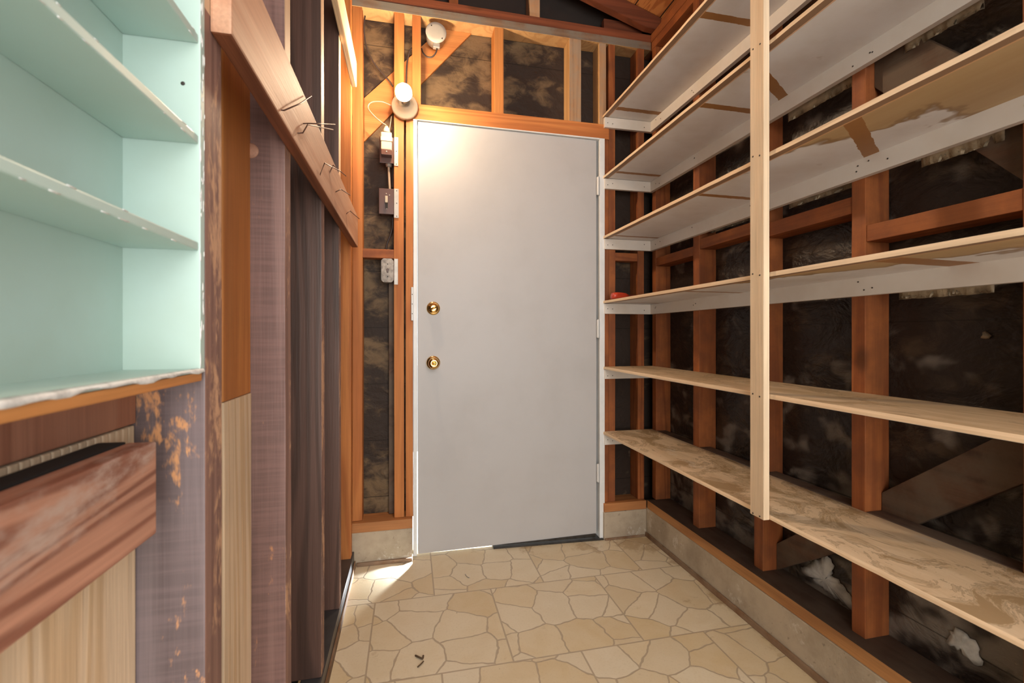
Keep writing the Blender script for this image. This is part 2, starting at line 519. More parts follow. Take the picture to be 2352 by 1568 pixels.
def bm_box(bm, x0, x1, y0, y1, z0, z1, org=(0, 0, 0), bevel=0.0, rough=0.0, seed=0):
    r = bmesh.ops.create_cube(bm, size=1)
    vs = r['verts']
    for v in vs:
        v.co = Vector(((x0 + x1) / 2 + v.co.x * (x1 - x0) - org[0], (y0 + y1) / 2 + v.co.y * (y1 - y0) - org[1],
                       (z0 + z1) / 2 + v.co.z * (z1 - z0) - org[2]))
    es = list({e for v in vs for e in v.link_edges})
    if bevel:
        bmesh.ops.bevel(bm, geom=es, offset=bevel, segments=2, affect='EDGES', profile=0.6)


def box(name, x0, x1, y0, y1, z0, z1, mat, parent=None, bevel=0.0015, wob=0.0):
    x0, x1 = sorted((x0, x1))
    y0, y1 = sorted((y0, y1))
    z0, z1 = sorted((z0, z1))
    org = ((x0 + x1) / 2, (y0 + y1) / 2, z0)
    bm = bmesh.new()
    bm_box(bm, x0, x1, y0, y1, z0, z1, org, min(bevel, (x1 - x0) * .3, (y1 - y0) * .3, (z1 - z0) * .3))
    return link(name, bm, mat, parent, org)


def lumber(name, x0, x1, y0, y1, z0, z1, mat, label, cat, group=None, bevel=0.002, seed=None):
    """a length of timber: long axis cut into segments with slightly worn, wavy arrises"""
    dims = [x1 - x0, y1 - y0, z1 - z0]
    ax = max(range(3), key=lambda i: dims[i])
    o = box(name, x0, x1, y0, y1, z0, z1, mat, None, bevel)
    me = o.data
    bm = bmesh.new()
    bm.from_mesh(me)
    n = max(4, int(dims[ax] / 0.09))
    lo = min(v.co[ax] for v in bm.verts)
    for k in range(1, n):
        p = [0, 0, 0]
        p[ax] = lo + dims[ax] * k / n
        nn = [0, 0, 0]
        nn[ax] = 1
        bmesh.ops.bisect_plane(bm, geom=bm.verts[:] + bm.edges[:] + bm.faces[:], plane_co=p, plane_no=nn)
    rnd = random.Random(hash((round(x0, 3), round(y0, 3), round(z0, 3))) & 0xffff)
    ph = [rnd.uniform(0, 6.28) for _ in range(4)]
    for v in bm.verts:
        a = v.co[ax] * 2.2
        for i in range(3):
            if i != ax:
                v.co[i] += 0.0009 * math.sin(a + ph[i]) + rnd.uniform(-0.00025, 0.00025)
    bm.to_mesh(me)
    bm.free()
    return tag(o, label, cat, group)


def prism(name, pts, depth_axis, d0, d1, mat, parent=None, org=None, bevel=0.0):
    """polygon pts (two coords in the remaining axes) extruded from d0 to d1 along depth_axis"""
    rest = [i for i in range(3) if i != depth_axis]
    cx = sum(p[0] for p in pts) / len(pts)
    cz = min(p[1] for p in pts)
    if org is None:
        org = [0, 0, 0]
        org[depth_axis] = (d0 + d1) / 2
        org[rest[0]], org[rest[1]] = cx, cz
    bm = bmesh.new()
    a, b = [], []
    for p in pts:
        for lst, d in ((a, d0), (b, d1)):
            c = [0, 0, 0]
            c[depth_axis] = d
            c[rest[0]], c[rest[1]] = p
            lst.append(bm.verts.new(Vector(c) - Vector(org)))
    bm.faces.new(a)
    bm.faces.new(b[::-1])
    n = len(pts)
    for i in range(n):
        bm.faces.new((a[i], b[i], b[(i + 1) % n], a[(i + 1) % n]))
    bmesh.ops.recalc_face_normals(bm, faces=bm.faces[:])
    if bevel:
        bmesh.ops.bevel(bm, geom=bm.edges[:], offset=bevel, segments=2, affect='EDGES')
    return link(name, bm, mat, parent, org)


def lathe(name, prof, loc, axis, mat, parent=None, seg=40):
    """profile (r, h) revolved; h runs along axis"""
    ax = Vector(axis).normalized()
    q = ax.to_track_quat('Z', 'Y').to_matrix()
    bm = bmesh.new()
    rings = []
    for r, h in prof:
        if r < 1e-6:
            rings.append([bm.verts.new(q @ Vector((0, 0, h)))])
        else:
            rings.append([bm.verts.new(q @ Vector((r * math.cos(2 * math.pi * k / seg), r * math.sin(2 * math.pi * k / seg), h))) for k in range(seg)])
    for A, B in zip(rings, rings[1:]):
        for k in range(seg):
            k2 = (k + 1) % seg
            if len(A) == 1 and len(B) > 1:
                bm.faces.new((A[0], B[k], B[k2]))
            elif len(B) == 1 and len(A) > 1:
                bm.faces.new((A[k], A[k2], B[0]))
            elif len(A) > 1:
                bm.faces.new((A[k], A[k2], B[k2], B[k]))
    bmesh.ops.recalc_face_normals(bm, faces=bm.faces[:])
    return link(name, bm, mat, parent, loc, smooth=True)


def tube(name, pts, r, mat, parent=None, seg=10, smoothpts=True):
    P = [Vector(p) for p in pts]
    if smoothpts and len(P) > 2:
        Q = []
        for i in range(len(P) - 1):
            p0, p1, p2, p3 = P[max(i - 1, 0)], P[i], P[i + 1], P[min(i + 2, len(P) - 1)]
            for k in range(6):
                t = k / 6
                Q.append(0.5 * ((2 * p1) + (p2 - p0) * t + (2 * p0 - 5 * p1 + 4 * p2 - p3) * t * t + (3 * p1 - p0 - 3 * p2 + p3) * t ** 3))
        Q.append(P[-1])
        P = Q
    org = P[0].copy()
    bm = bmesh.new()
    rings = []
    up = Vector((0.3, 0.2, 0.93))
    for i, p in enumerate(P):
        d = (P[min(i + 1, len(P) - 1)] - P[max(i - 1, 0)]).normalized()
        s = d.cross(up).normalized()
        u = s.cross(d).normalized()
        rings.append([bm.verts.new(p - org + r * (math.cos(2 * math.pi * k / seg) * s + math.sin(2 * math.pi * k / seg) * u)) for k in range(seg)])
    for A, B in zip(rings, rings[1:]):
        for k in range(seg):
            bm.faces.new((A[k], A[(k + 1) % seg], B[(k + 1) % seg], B[k]))
    bm.faces.new(rings[0][::-1])
    bm.faces.new(rings[-1])
    bmesh.ops.recalc_face_normals(bm, faces=bm.faces[:])
    return link(name, bm, mat, parent, org, smooth=True)


def nail_head(loc, axis, parent, r=0.0028, mat=None, name='nail'):
    return lathe(name, [(0, 0.0012), (r * .7, 0.0011), (r, 0.0004), (r, -0.002), (0, -0.002)], loc, axis, mat or M['nail_dark'], parent, 10)


# ------------------------------------------------------------------ levels and planes
XR = 1.25          # stud faces, right wall
XC = 1.205         # concrete curb face, right
YB = 2.19          # stud faces, door wall
XL = -0.245        # stud faces, left partition
TAR_X, TAR_Y, TAR_L = 1.336, 2.277, -0.328
YNEAR = -0.75      # where the modelled part of the room ends behind the camera
ZP = 2.55          # underside of top plates
DX0, DX1 = 0.038, 0.936   # door leaf

# ------------------------------------------------------------------ setting
S = lambda o: tag(o, kind='structure')
S(box('floor', -0.36, XC + 0.02, YNEAR, 2.33, -0.05, 0.0, M['vinyl'], bevel=0))
bpy.data.objects['floor'].location.z = 0
for v in bpy.data.objects['floor'].data.vertices:      # object origin at world origin so the pattern keys to the room
    v.co += Vector(((-0.36 + XC + 0.02) / 2, (YNEAR + 2.33) / 2, -0.05))
bpy.data.objects['floor'].location = (0, 0, 0)
S(box('outdoor_ground', -1.2, 2.2, 2.34, 4.2, -0.06, -0.004, M['outside'], bevel=0))

# building paper behind the studs
S(box('wall_right', TAR_X, TAR_X + 0.03, YNEAR, 2.33, 0.0, 2.80, M['tar_right'], bevel=0))
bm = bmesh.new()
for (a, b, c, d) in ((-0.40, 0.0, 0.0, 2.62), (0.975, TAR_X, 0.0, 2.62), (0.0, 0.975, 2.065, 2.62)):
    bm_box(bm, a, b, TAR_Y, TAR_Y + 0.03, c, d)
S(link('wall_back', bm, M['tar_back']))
S(box('wall_left', TAR_L - 0.03, TAR_L, YNEAR, 2.33, -0.02, 3.45, M['black'], bevel=0))
gb = prism('wall_gable', [(-0.40, 2.62), (TAR_X + 0.05, 2.62), (TAR_X + 0.05, 2.74), (-0.40, 3.30)], 1, TAR_Y + 0.004, TAR_Y + 0.03, M['gable_dark'])
S(gb)

# curbs
S(box('trim_1', XC, TAR_X, YNEAR, 2.277, 0.0, 0.146, M['concrete'], bevel=0.004))
S(box('trim_2', 0.968, XC - 0.0005, 2.165, 2.29, 0.0, 0.140, M['concrete'], bevel=0.004))
S(box('trim_3', -0.326, 0.013, 2.165, 2.277, 0.0, 0.150, M['concrete'], bevel=0.004))
for n, lab in (('trim_1', 'long concrete curb under the right wall'), ('trim_2', 'short concrete curb right of the door'),
               ('trim_3', 'concrete curb left of the door')):
    bpy.data.objects[n]['label'] = lab
S(box('baseboard_right', XC - 0.010, XC - 0.0004, YNEAR, 2.164, 0.0, 0.022, M['trim'], bevel=0.003))
S(box('baseboard_back', -0.235, 0.012, 2.154, 2.1646, 0.0, 0.017, M['trim'], bevel=0.003))
S(box('trim_4', 0.970, XC - 0.012, 2.157, 2.1646, 0.0, 0.010, M['trim'], bevel=0.002))

# roof
zr = lambda x: 2.715 + (XR - x) * 0.31
bm = bmesh.new()
x0, x1 = -0.45, 1.50
vs = [bm.verts.new((x, y, zr(x) + dz)) for dz in (0, 0.03) for (x, y) in ((x0, YNEAR), (x1, YNEAR), (x1, 2.36), (x0, 2.36))]
bm.faces.new(vs[0:4][::-1])
bm.faces.new(vs[4:8])
for i in range(4):
    bm.faces.new((vs[i], vs[(i + 1) % 4], vs[4 + (i + 1) % 4], vs[4 + i]))
bmesh.ops.recalc_face_normals(bm, faces=bm.faces[:])
S(link('ceiling', bm, M['roof']))

# ------------------------------------------------------------------ right wall timber
lumber('sill_plate', XC + 0.001, TAR_X, YNEAR, 2.160, 0.1465, 0.188, M['sill'], 'long orange sill plate bolted on the right concrete curb', 'sill plate')
def reface(o, axis, sign, mat):
    o.data.materials.append(mat)
    k = len(o.data.materials) - 1
    for p in o.data.polygons:
        if p.normal[axis] * sign > 0.7:
            p.material_index = k
    return o


M['sill_top'] = wood('dusty_sill_top', (0.085, 0.052, 0.038), (0.055, 0.033, 0.025), 1, knots=0, dust=((0.13, 0.095, 0.07), 0.5))
reface(bpy.data.objects['sill_plate'], 2, 1, M['sill_top'])
rs = [(2.152, 2.188, 'stud in the far right corner beside the door wall'),
      (1.788, 1.832, 'right wall stud nearest the corner, left of the pale shelf post'),
      (1.413, 1.457, 'right wall stud directly behind the pale shelf post'),
      (1.033, 1.074, 'right wall stud standing clear right of the pale shelf post'),
      (0.655, 0.696, 'wall stud just past the right edge of the photo'), (0.275, 0.316, 'wall stud nearest the camera, out of the frame')]
for (a, b, lab) in rs:
    if lab is None:
        lab = 'right wall stud nearer the camera, past the right edge of the photo'
    lumber('wall_stud', XR, TAR_X - 0.001, a, b, 0.1885, ZP - 0.0005, STUD['z'], 'reddish fir ' + lab, 'stud', 'studs of the right wall')
blocks = [(1.833, 2.151, 1.405, 1.447, 'short fir blocking between the corner stud and the next, right wall'),
          (1.458, 1.787, 1.425, 1.470, 'fir blocking crossing left of the pale post, between shelves'),
          (1.075, 1.412, 1.398, 1.447, 'fir blocking just right of the pale post, between third and fourth shelf'),
          (0.697, 1.032, 1.306, 1.352, 'brightly lit fir blocking at the far right, lower than the others')]
for (a, b, c, d, lab) in blocks:
    lumber('wall_blocking', XR + 0.002, TAR_X - 0.002, a, b, c, d, STUD['y'], lab, 'blocking', 'blocking between right wall studs')
lumber('top_plate', XR, TAR_X - 0.001, YNEAR, 2.276, ZP, 2.5905, STUD['y'], 'orange fir top plate running along the right wall', 'top plate')
lumber('cap_plate', XR - 0.003, TAR_X - 0.001, YNEAR, 2.276, 2.5925, 2.636, STUD['y'], 'orange cap plate on the right wall top plate, under the roof boards', 'top plate')
lumber('eave_blocking', XR + 0.03, XR + 0.062, YNEAR, 2.15, 2.6375, zr(XR + 0.062) - 0.004, STUD['y'], 'orange eave blocking between the roof boards and right wall plate', 'blocking')

# let-in braces behind the right studs (sloping planks, flat against the paper)
def slope_board(p, q, w, ya, yb, x0, x1, label, cuts=None):
    """piece of a sloping plank between two studs: centre line p-q in (y, z), plumb cut at ya and yb"""
    m = (q[1] - p[1]) / (q[0] - p[0])
    h = w / 2 * math.sqrt(1 + m * m)
    zc = lambda y: p[1] + m * (y - p[0])
    pts = [(ya, zc(ya) - h), (yb, zc(yb) - h), (yb, zc(yb) + h), (ya, zc(ya) + h)]
    pts = [(y, max(z, 0.1885)) for y, z in pts]
    return tag(prism('diagonal_brace', pts, 0, x0, x1, M['brace_dusty'], None, None, 0.001), label, 'brace')


slope_board((1.018, 1.83), (0.428, 1.15), 0.135, 0.697, 1.032, XR + 0.03, XR + 0.05, 'dark diagonal brace at upper right behind the second and third shelves')
slope_board((1.018, 1.83), (0.428, 1.15), 0.135, 0.317, 0.654, XR + 0.03, XR + 0.05, 'continuation of the dark upper diagonal brace, past the right edge of the photo')
slope_board((1.405, 0.225), (0.60, 0.89), 0.10, 1.075, 1.412, TAR_X - 0.030, TAR_X - 0.012, 'dark foot of the lower diagonal brace, below the bottom shelf')
slope_board((1.405, 0.225), (0.60, 0.89), 0.10, 0.697, 1.032, TAR_X - 0.030, TAR_X - 0.012, 'dusty dark diagonal brace rising to the right behind the two lowest shelves')
for (a, b, lab) in ((1.833, 2.151, 'in the far corner bay'), (1.458, 1.787, 'just left of the pale post'), (1.075, 1.412, 'just right of the pale post'),
                    (0.697, 1.032, 'at the far right')):
    lumber('dusty_blocking', XR + 0.001, TAR_X - 0.031, a, b, 0.508, 0.549, M['dusty_block'], 'dusty dark blocking level with the bottom shelf, ' + lab, 'blocking',
           'dusty blocks at bottom shelf height')

# ------------------------------------------------------------------ door wall timber
lumber('sill_plate', 0.970, XC - 0.001, 2.1652, 2.276, 0.1405, 0.183, M['sill_x'], 'short fir sill plate right of the door, on its concrete curb', 'sill plate')
lumber('sill_plate', -0.326, 0.013, 2.1652, 2.276, 0.1505, 0.194, M['sill_x'], 'dusty fir sill plate left of the door, on the concrete curb', 'sill plate')
zs = 0.1945
bs = [(-0.256, -0.212, zs, ZP, 'z', 'orange full height stud at the left end of the door wall'),
      (-0.071, -0.026, zs, ZP, 'z', 'orange full height stud carrying the switch boxes left of the door'),
      (-0.018, 0.016, zs, 2.054, 'z', 'orange trimmer stud hugging the left door jamb'),
      (1.004, 1.040, 0.1835, ZP, 'z', 'dark orange full height stud right of the door'),
      (0.978, 1.0035, 0.1835, 2.054, 'z', 'narrow dark trimmer stud against the right door jamb'),
      (1.168, 1.2045, 0.1835, ZP, 'z', 'dark stud of the door wall at the right hand corner')]
for (a, b, c, d, k, lab) in bs:
    lumber('wall_stud', a, b, YB, 2.261 if a in (-0.256, -0.071) else TAR_Y - 0.001, c, d - 0.0005, STUDL['z'] if a < 0.5 else STUD['z'], lab, 'stud', 'studs of the door wall')
lumber('door_header', -0.0255, 1.0035, YB - 0.004, TAR_Y - 0.001, 2.0545, 2.130, STUDL['x'], 'orange fir header beam above the grey door', 'beam')
cr = [(0.012, 0.052, STUDL['z'], 'orange cripple stud above the header, just right of the bulb'),
      (0.404, 0.450, M['orange'], 'orange cripple stud above the middle of the door header'),
      (0.790, 0.853, M['dusty_z'], 'pale dusty cripple stud above the right part of the door header'),
      (0.951, 0.989, M['dusty_z'], 'dusty grey cripple stud above the right end of the header')]
for (a, b, m, lab) in cr:
    cs = lumber('cripple_stud', a, b, YB, 2.261 if a < 0.1 else TAR_Y - 0.001, 2.1305, ZP - 0.0005, m, lab, 'stud', 'cripple studs above the door header')
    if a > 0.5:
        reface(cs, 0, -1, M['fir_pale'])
lumber('wall_blocking', -0.2115, -0.0715, YB + 0.002, YB + 0.05, 1.402, 1.444, STUD['x'], 'short orange block between two studs above the lowest switch', 'blocking')
lumber('wall_blocking', 1.0405, 1.1675, YB + 0.004, YB + 0.05, 1.432, 1.474, STUD['x'], 'short dark fir block right of the door, under the third shelf', 'blocking')
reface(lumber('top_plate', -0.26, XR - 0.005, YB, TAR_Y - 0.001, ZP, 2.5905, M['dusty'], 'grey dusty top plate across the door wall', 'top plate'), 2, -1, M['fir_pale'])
lumber('cap_plate', -0.26, XR - 0.004, YB + 0.003, TAR_Y + 0.002, 2.5925, 2.634, M['plate_red'], 'dark red cap plate on the dusty top plate', 'top plate')
# diagonal brace let in behind the studs
yb0, yb1 = 2.2615, 2.2765
pr = prism('diagonal_brace', [(-0.211, 1.963), (0.300, 2.549), (0.150, 2.549), (-0.211, 2.168)], 1, yb0, yb1, M['brace'], None, None, 0.001)
tag(pr, 'orange diagonal brace rising behind the studs beside the bulb', 'brace')
# gable framing
lumber('gable_stud', 0.186, 0.230, YB + 0.02, TAR_Y, 2.6345, zr(0.23) - 0.09, STUD['z'], 'orange gable stud above the cap plate, left of centre', 'stud')
lumber('gable_stud', 0.585, 0.638, YB + 0.01, TAR_Y, 2.6345, zr(0.638) - 0.09, M['dusty_z'], 'pale gable stud above the cap plate, over the door', 'stud')
pr = prism('roof_rafter', [(-0.40, zr(-0.40) - 0.088), (1.20, zr(1.20) - 0.088), (1.30, 2.6362), (1.30, zr(1.30) - 0.002), (-0.40, zr(-0.40) - 0.002)], 1, YB - 0.035, YB + 0.004, M['rafter'], None, None, 0.0015)
for v in pr.data.vertices:
    pass
tag(pr, 'dark red roof rafter sloping down to the right corner', 'rafter')
lumber('gable_block', 0.99, 1.21, YB + 0.03, YB + 0.06, 2.6345, 2.70, M['rafter'], 'dark block behind the rafter end above the cap plate', 'blocking')

# ------------------------------------------------------------------ door
d = empty('door_1', (DX0, YB, 0), 'plain grey flush door with brass deadbolt and knob', 'door', kind='structure')
leaf = prism('door_leaf', [(DX0, 0.014), (DX1, 0.026), (DX1, 2.046), (DX0, 2.052)], 1, YB + 0.002, YB + 0.042, M['door'], d, (0.5, YB, 0), 0.0015)
jl = box('door_jamb', 0.0165, 0.0335, YB - 0.012, YB + 0.086, 0.012, 2.054, M['white'], d)
jr = box('door_jamb', 0.950, 0.9775, YB - 0.010, YB + 0.086, 0.0, 2.054, M['white'], d)
jh = box('door_jamb', 0.034, 0.9495, YB - 0.004, YB + 0.086, 2.0555 - 0.001, 2.0585, M['white'], d)
jh2 = prism('door_jamb', [(0.034, 2.0530), (0.9495, 2.0475), (0.9495, 2.0540), (0.034, 2.0540)], 1, YB - 0.010, YB + 0.086, M['white'], d)
ds = box('door_stop', 0.0335, 0.0365, YB + 0.046, YB + 0.060, 0.9, 2.05, M['white'], d)
box('door_stop', 0.931, 0.9497, YB + 0.0435, YB + 0.060, 0.012, 2.04, M['white'], d)
st = box('strike_plate', 0.0065, 0.0164, YB - 0.0150, YB - 0.002, 1.113, 1.269, M['hinge'], d)
for z in (1.145, 1.19, 1.235):
    nail_head((0.0115, YB - 0.0152, z), (0, -1, 0), st, 0.0022, name='screw')
for zc in (1.8105, 1.078, 0.338):
    h = empty('hinge', (0.943, YB - 0.002, zc - 0.05), None, None)
    h.parent = d
    h.location = Vector((0.943, YB - 0.002, zc - 0.05)) - d.location
    box('hinge_leaf', 0.937, 0.9495, YB - 0.004, YB + 0.0015, zc - 0.045, zc + 0.045, M['hinge'], h, 0.001)
    lathe('hinge_knuckle', [(0, -0.048), (0.0042, -0.047), (0.0052, -0.042), (0.0052, 0.042), (0.0042, 0.047), (0, 0.048)], (0.943, YB - 0.006, zc), (0, 0, 1), M['hinge'], h, 16)
# deadbolt
db = empty('deadbolt', (0.109, YB, 1.172), None, None)
db.parent = d
db.location = Vector((0.109, YB, 1.172)) - d.location
lathe('rose', [(0.0315, 0.0), (0.0315, 0.003), (0.030, 0.0065), (0.0265, 0.009), (0.0245, 0.0085), (0.019, 0.0135), (0.010, 0.0145), (0, 0.0145)], (0.109, YB + 0.002, 1.172), (0, -1, 0), M['brass'], db, 48)
bm = bmesh.new()
pts = [(-0.022, 0.0035), (-0.008, 0.006), (0.008, 0.006), (0.026, 0.0035), (0.026, -0.0035), (0.008, -0.006), (-0.008, -0.006), (-0.022, -0.0035)]
a = [bm.verts.new((x, 0, z)) for x, z in pts]
b = [bm.verts.new((x * 0.96, -0.016 + abs(x) * 0.15, z * 0.55)) for x, z in pts]
bm.faces.new(a)
bm.faces.new(b[::-1])
for i in range(8):
    bm.faces.new((a[i], b[i], b[(i + 1) % 8], a[(i + 1) % 8]))
bmesh.ops.recalc_face_normals(bm, faces=bm.faces[:])
bmesh.ops.bevel(bm, geom=bm.edges[:], offset=0.0009, segments=2, affect='EDGES')
bmesh.ops.rotate(bm, verts=bm.verts[:], cent=(0, 0, 0), matrix=Matrix.Rotation(math.radians(-26), 3, 'Y'))
link('thumb_turn', bm, M['brass'], db, (0.109, YB - 0.011, 1.172), True)
# knob
kb = empty('door_knob', (0.109, YB, 0.914), None, None)
kb.parent = d
kb.location = Vector((0.109, YB, 0.914)) - d.location
lathe('rose', [(0.0325, 0.0), (0.0325, 0.003), (0.031, 0.006), (0.027, 0.0085), (0.018, 0.010), (0, 0.010)], (0.109, YB + 0.002, 0.914), (0, -1, 0), M['brass'], kb, 48)
lathe('knob', [(0.011, 0.0), (0.010, 0.014), (0.011, 0.022), (0.018, 0.028), (0.0245, 0.036), (0.026, 0.044), (0.024, 0.052), (0.019, 0.057), (0.010, 0.0585), (0.0085, 0.0570), (0, 0.0570)], (0.109, YB - 0.006, 0.914), (0, -1, 0), M['brass'], kb, 48)
lathe('lock_button', [(0.0055, 0.0), (0.0055, 0.003), (0.004, 0.0042), (0, 0.0042)], (0.109, YB - 0.063, 0.914), (0, -1, 0), M['brass'], kb, 20)
# threshold
th = prism('threshold', [(0.40, YB + 0.001), (0.965, YB - 0.024), (0.965, YB + 0.06), (0.40, YB + 0.06)], 2, 0.0005, 0.0065, M['sweep'], d)
sw = prism('door_sweep', [(0.44, 0.0185), (0.930, 0.0100), (0.930, 0.027), (0.44, 0.0195)], 1, YB - 0.003, YB + 0.0018, M['sweep'], d)
tag(th, 'dark metal threshold')

# ------------------------------------------------------------------ shelves on the right
XS = 0.9703
ZTOP = [2.176, 1.8616, 1.5526, 1.2209, 0.8833, 0.5498]
BT = 0.0135
bands = [
    [(1.405, 0.016, 0.0), (2.08, 0.016, 0.0)],
    [(1.407, 0.015, 0.0), (2.08, 0.013, 0.0), (1.145, 0.020, 0.60)],
    [(1.419, 0.013, 0.0), (2.10, 0.010, 0.0), (0.838, 0.022, 0.62)],
    [(1.50, 0.012, 0.0), (2.10, 0.010, 0.0), (0.775, 0.030, 0.05)],
    [(1.42, 0.015, 0.0)], [(1.42, 0.015, 0.0)]]
peels = [None, None, (1.05, 0.9, 1.2), (1.35, 0.5, 2.2), None, None]
labs = ['topmost plywood shelf on the right wall, grey painted underside',
        'second plywood shelf from the top, crossed underneath by a slanted bare stripe',
        'third plywood shelf from the top, water stained and peeling underneath',
        'fourth plywood shelf from the top, holding the red handle',
        'fifth plywood shelf from the top, worn bare top seen from just above',
        'lowest plywood shelf on the right wall, blotchy stained bare top']
rnd = random.Random(4)
for i, zt in enumerate(ZTOP):
    sh = empty('wall_shelf', (1.11, 1.1, zt - BT - 0.06), labs[i], 'shelf', 'plywood shelves along the right wall')
    zb = zt - BT
    y0, y1 = -0.30, 2.1885
    # board: origin at the front left corner so the underside pattern is measured from the front edge
    bm = bmesh.new()
    xe = XR - 0.001
    n = 44
    top, bot = [], []
    grid = []
    for k in range(n + 1):
        y = y0 + (y1 - y0) * k / n
        sag = -0.0022 * math.sin(math.pi * (y - y0) / (y1 - y0)) * (1 if i != 3 else 1.2)
        jag = rnd.uniform(-0.0012, 0.0006)
        sec = []
        for (x, z) in ((XS + jag, zb + 0.001), (XS + jag - 0.0004, zb + BT * 0.55), (XS + 0.0012 + jag, zt), (xe, zt), (xe, zb)):
            sec.append(bm.verts.new((x - XS, y, z + sag - zb)))
        grid.append(sec)
    for A, B in zip(grid, grid[1:]):
        for j in range(5):
            f = bm.faces.new((A[j], B[j], B[(j + 1) % 5], A[(j + 1) % 5]))
            f.material_index = (2, 2, 0, 2, 1)[j]
    for e, s_ in ((grid[0], 1), (grid[-1], -1)):
        f = bm.faces.new(e[::s_])
        f.material_index = 2
    bmesh.ops.recalc_face_normals(bm, faces=bm.faces[:])
    if i == 3:
        pass
    under = shelf_paint('shelf_underside_%d' % i, bands[i], peels[i])
    topm = M['ply_top'] if i == 5 else M['ply_top_clean']
    link('shelf_board', bm, [topm, under, M['ply_edge']], sh, (XS, 0, zb))
    # ledgers
    lh = 0.052 if i not in (4,) else 0.048
    bl = box('back_ledger', XR - 0.019, XR - 0.0005, y0, YB - 0.0185, zb - 0.001 - lh, zb - 0.001, M['white_ledger'], sh, 0.0012)
    el = box('end_ledger', XS + 0.004, XR - 0.0005, YB - 0.018, YB - 0.0005, zb - 0.001 - lh, zb - 0.001, M['white_ledger'], sh, 0.0012)
    for y in (2.10, 1.81, 1.435, 1.05, 0.98, 0.68):
        for q in range(2 if rnd.random() < .6 else 1):
            nail_head((XR - 0.0192, y + rnd.uniform(-.03, .03), zb - lh * rnd.uniform(.25, .75)), (-1, 0, 0), bl, 0.0022)
    for x in (0.990, 1.017, 1.195):
        nail_head((x, YB - 0.0182, zb - 0.020 - rnd.uniform(0, .014)), (0, -1, 0), el, 0.0022)

# shelf post, face nailed to the shelf edges
po = empty('shelf_post', (XS - 0.01, 1.097, 0.535), 'pale pine upright nailed to the front edges of the right hand shelves', 'post')
box('post_board', XS - 0.0212, XS - 0.0024, 1.071, 1.122, 0.535, 2.70, M['post'], po, 0.0012)
for zt in ZTOP:
    for y in (1.110, 1.085):
        nail_head((XS - 0.0214, y + rnd.uniform(-.002, .002), zt - 0.006 + rnd.uniform(-.004, .004)), (-1, 0, 0), po, 0.0024)

# red handle lying on the fourth shelf
z4 = ZTOP[3] + 0.0002
rh = empty('red_handle', (1.06, 2.12, z4), 'red painted tool handle lying at the far end of the fourth shelf', 'handle')
bm = bmesh.new()
secs = [(0.975, 0.017, 0.010), (0.980, 0.024, 0.014), (1.000, 0.026, 0.0155), (1.030, 0.026, 0.0155), (1.058, 0.022, 0.0145), (1.075, 0.016, 0.012)]
rings = []
for (x, hw, hh) in secs:
    ring = []
    for k in range(16):
        a = 2 * math.pi * k / 16
        ca, sa = math.cos(a), math.sin(a)
        ring.append(bm.verts.new((x - 1.06, hw * math.copysign(abs(ca) ** .6, ca) + (x - 0.975) * 0.3 - 0.03, hh * 1.15 + hh * 1.15 * math.copysign(abs(sa) ** .6, sa))))
    rings.append(ring)
for A, B in zip(rings, rings[1:]):
    for k in range(16):
        bm.faces.new((A[k], A[(k + 1) % 16], B[(k + 1) % 16], B[k]))
bm.faces.new(rings[0])
bm.faces.new(rings[-1])
bmesh.ops.recalc_face_normals(bm, faces=bm.faces[:])
link('grip', bm, M['red'], rh, (1.06, 2.12, z4 + 0.001), True)
M['red_dark'] = plain('dark_red_shaft', (0.18, 0.035, 0.02), 0.4)
prism('shaft', [(1.058, 2.108), (1.205, 2.150), (1.203, 2.162), (1.060, 2.132)], 2, z4 + 0.004, z4 + 0.028, M['red_dark'], rh, None, 0.002)

# torn white liner scraps on the building paper
def scrap(pts, mat, label, x=TAR_X, seed=1, cat='torn liner', name='torn_liner'):
    """crumpled sheet scrap hanging on the right wall paper: outline in (y, z)"""
    r = random.Random(seed)
    out = []
    for i in range(len(pts)):
        a, b = Vector(pts[i]), Vector(pts[(i + 1) % len(pts)])
        L = (b - a).length
        m = max(2, int(L / 0.008))
        nn = Vector((-(b - a).y, (b - a).x)).normalized()
        for k in range(m):
            out.append(a + (b - a) * k / m + nn * r.uniform(-.006, .006))
    cen = sum(out, Vector((0, 0))) / len(out)
    bm = bmesh.new()
    layers = []
    for s_ in (1.0, 0.72, 0.42):
        layers.append([bm.verts.new((-(1.05 - s_) * 0.012 - r.uniform(0, .0025), (p - cen).x * s_, (p - cen).y * s_)) for p in out])
    c = bm.verts.new((-0.010, 0, 0))
    n = len(out)
    for A, B in zip(layers, layers[1:]):
        for k in range(n):
            bm.faces.new((A[k], A[(k + 1) % n], B[(k + 1) % n], B[k]))
    for k in range(n):
        bm.faces.new((layers[-1][k], layers[-1][(k + 1) % n], c))
    bmesh.ops.recalc_face_normals(bm, faces=bm.faces[:])
    o = link(name, bm, mat, None, (x - 0.0015, cen.x, cen.y), True)
    md = o.modifiers.new('thick', 'SOLIDIFY')
    md.thickness = 0.0012
    return tag(o, label, cat)

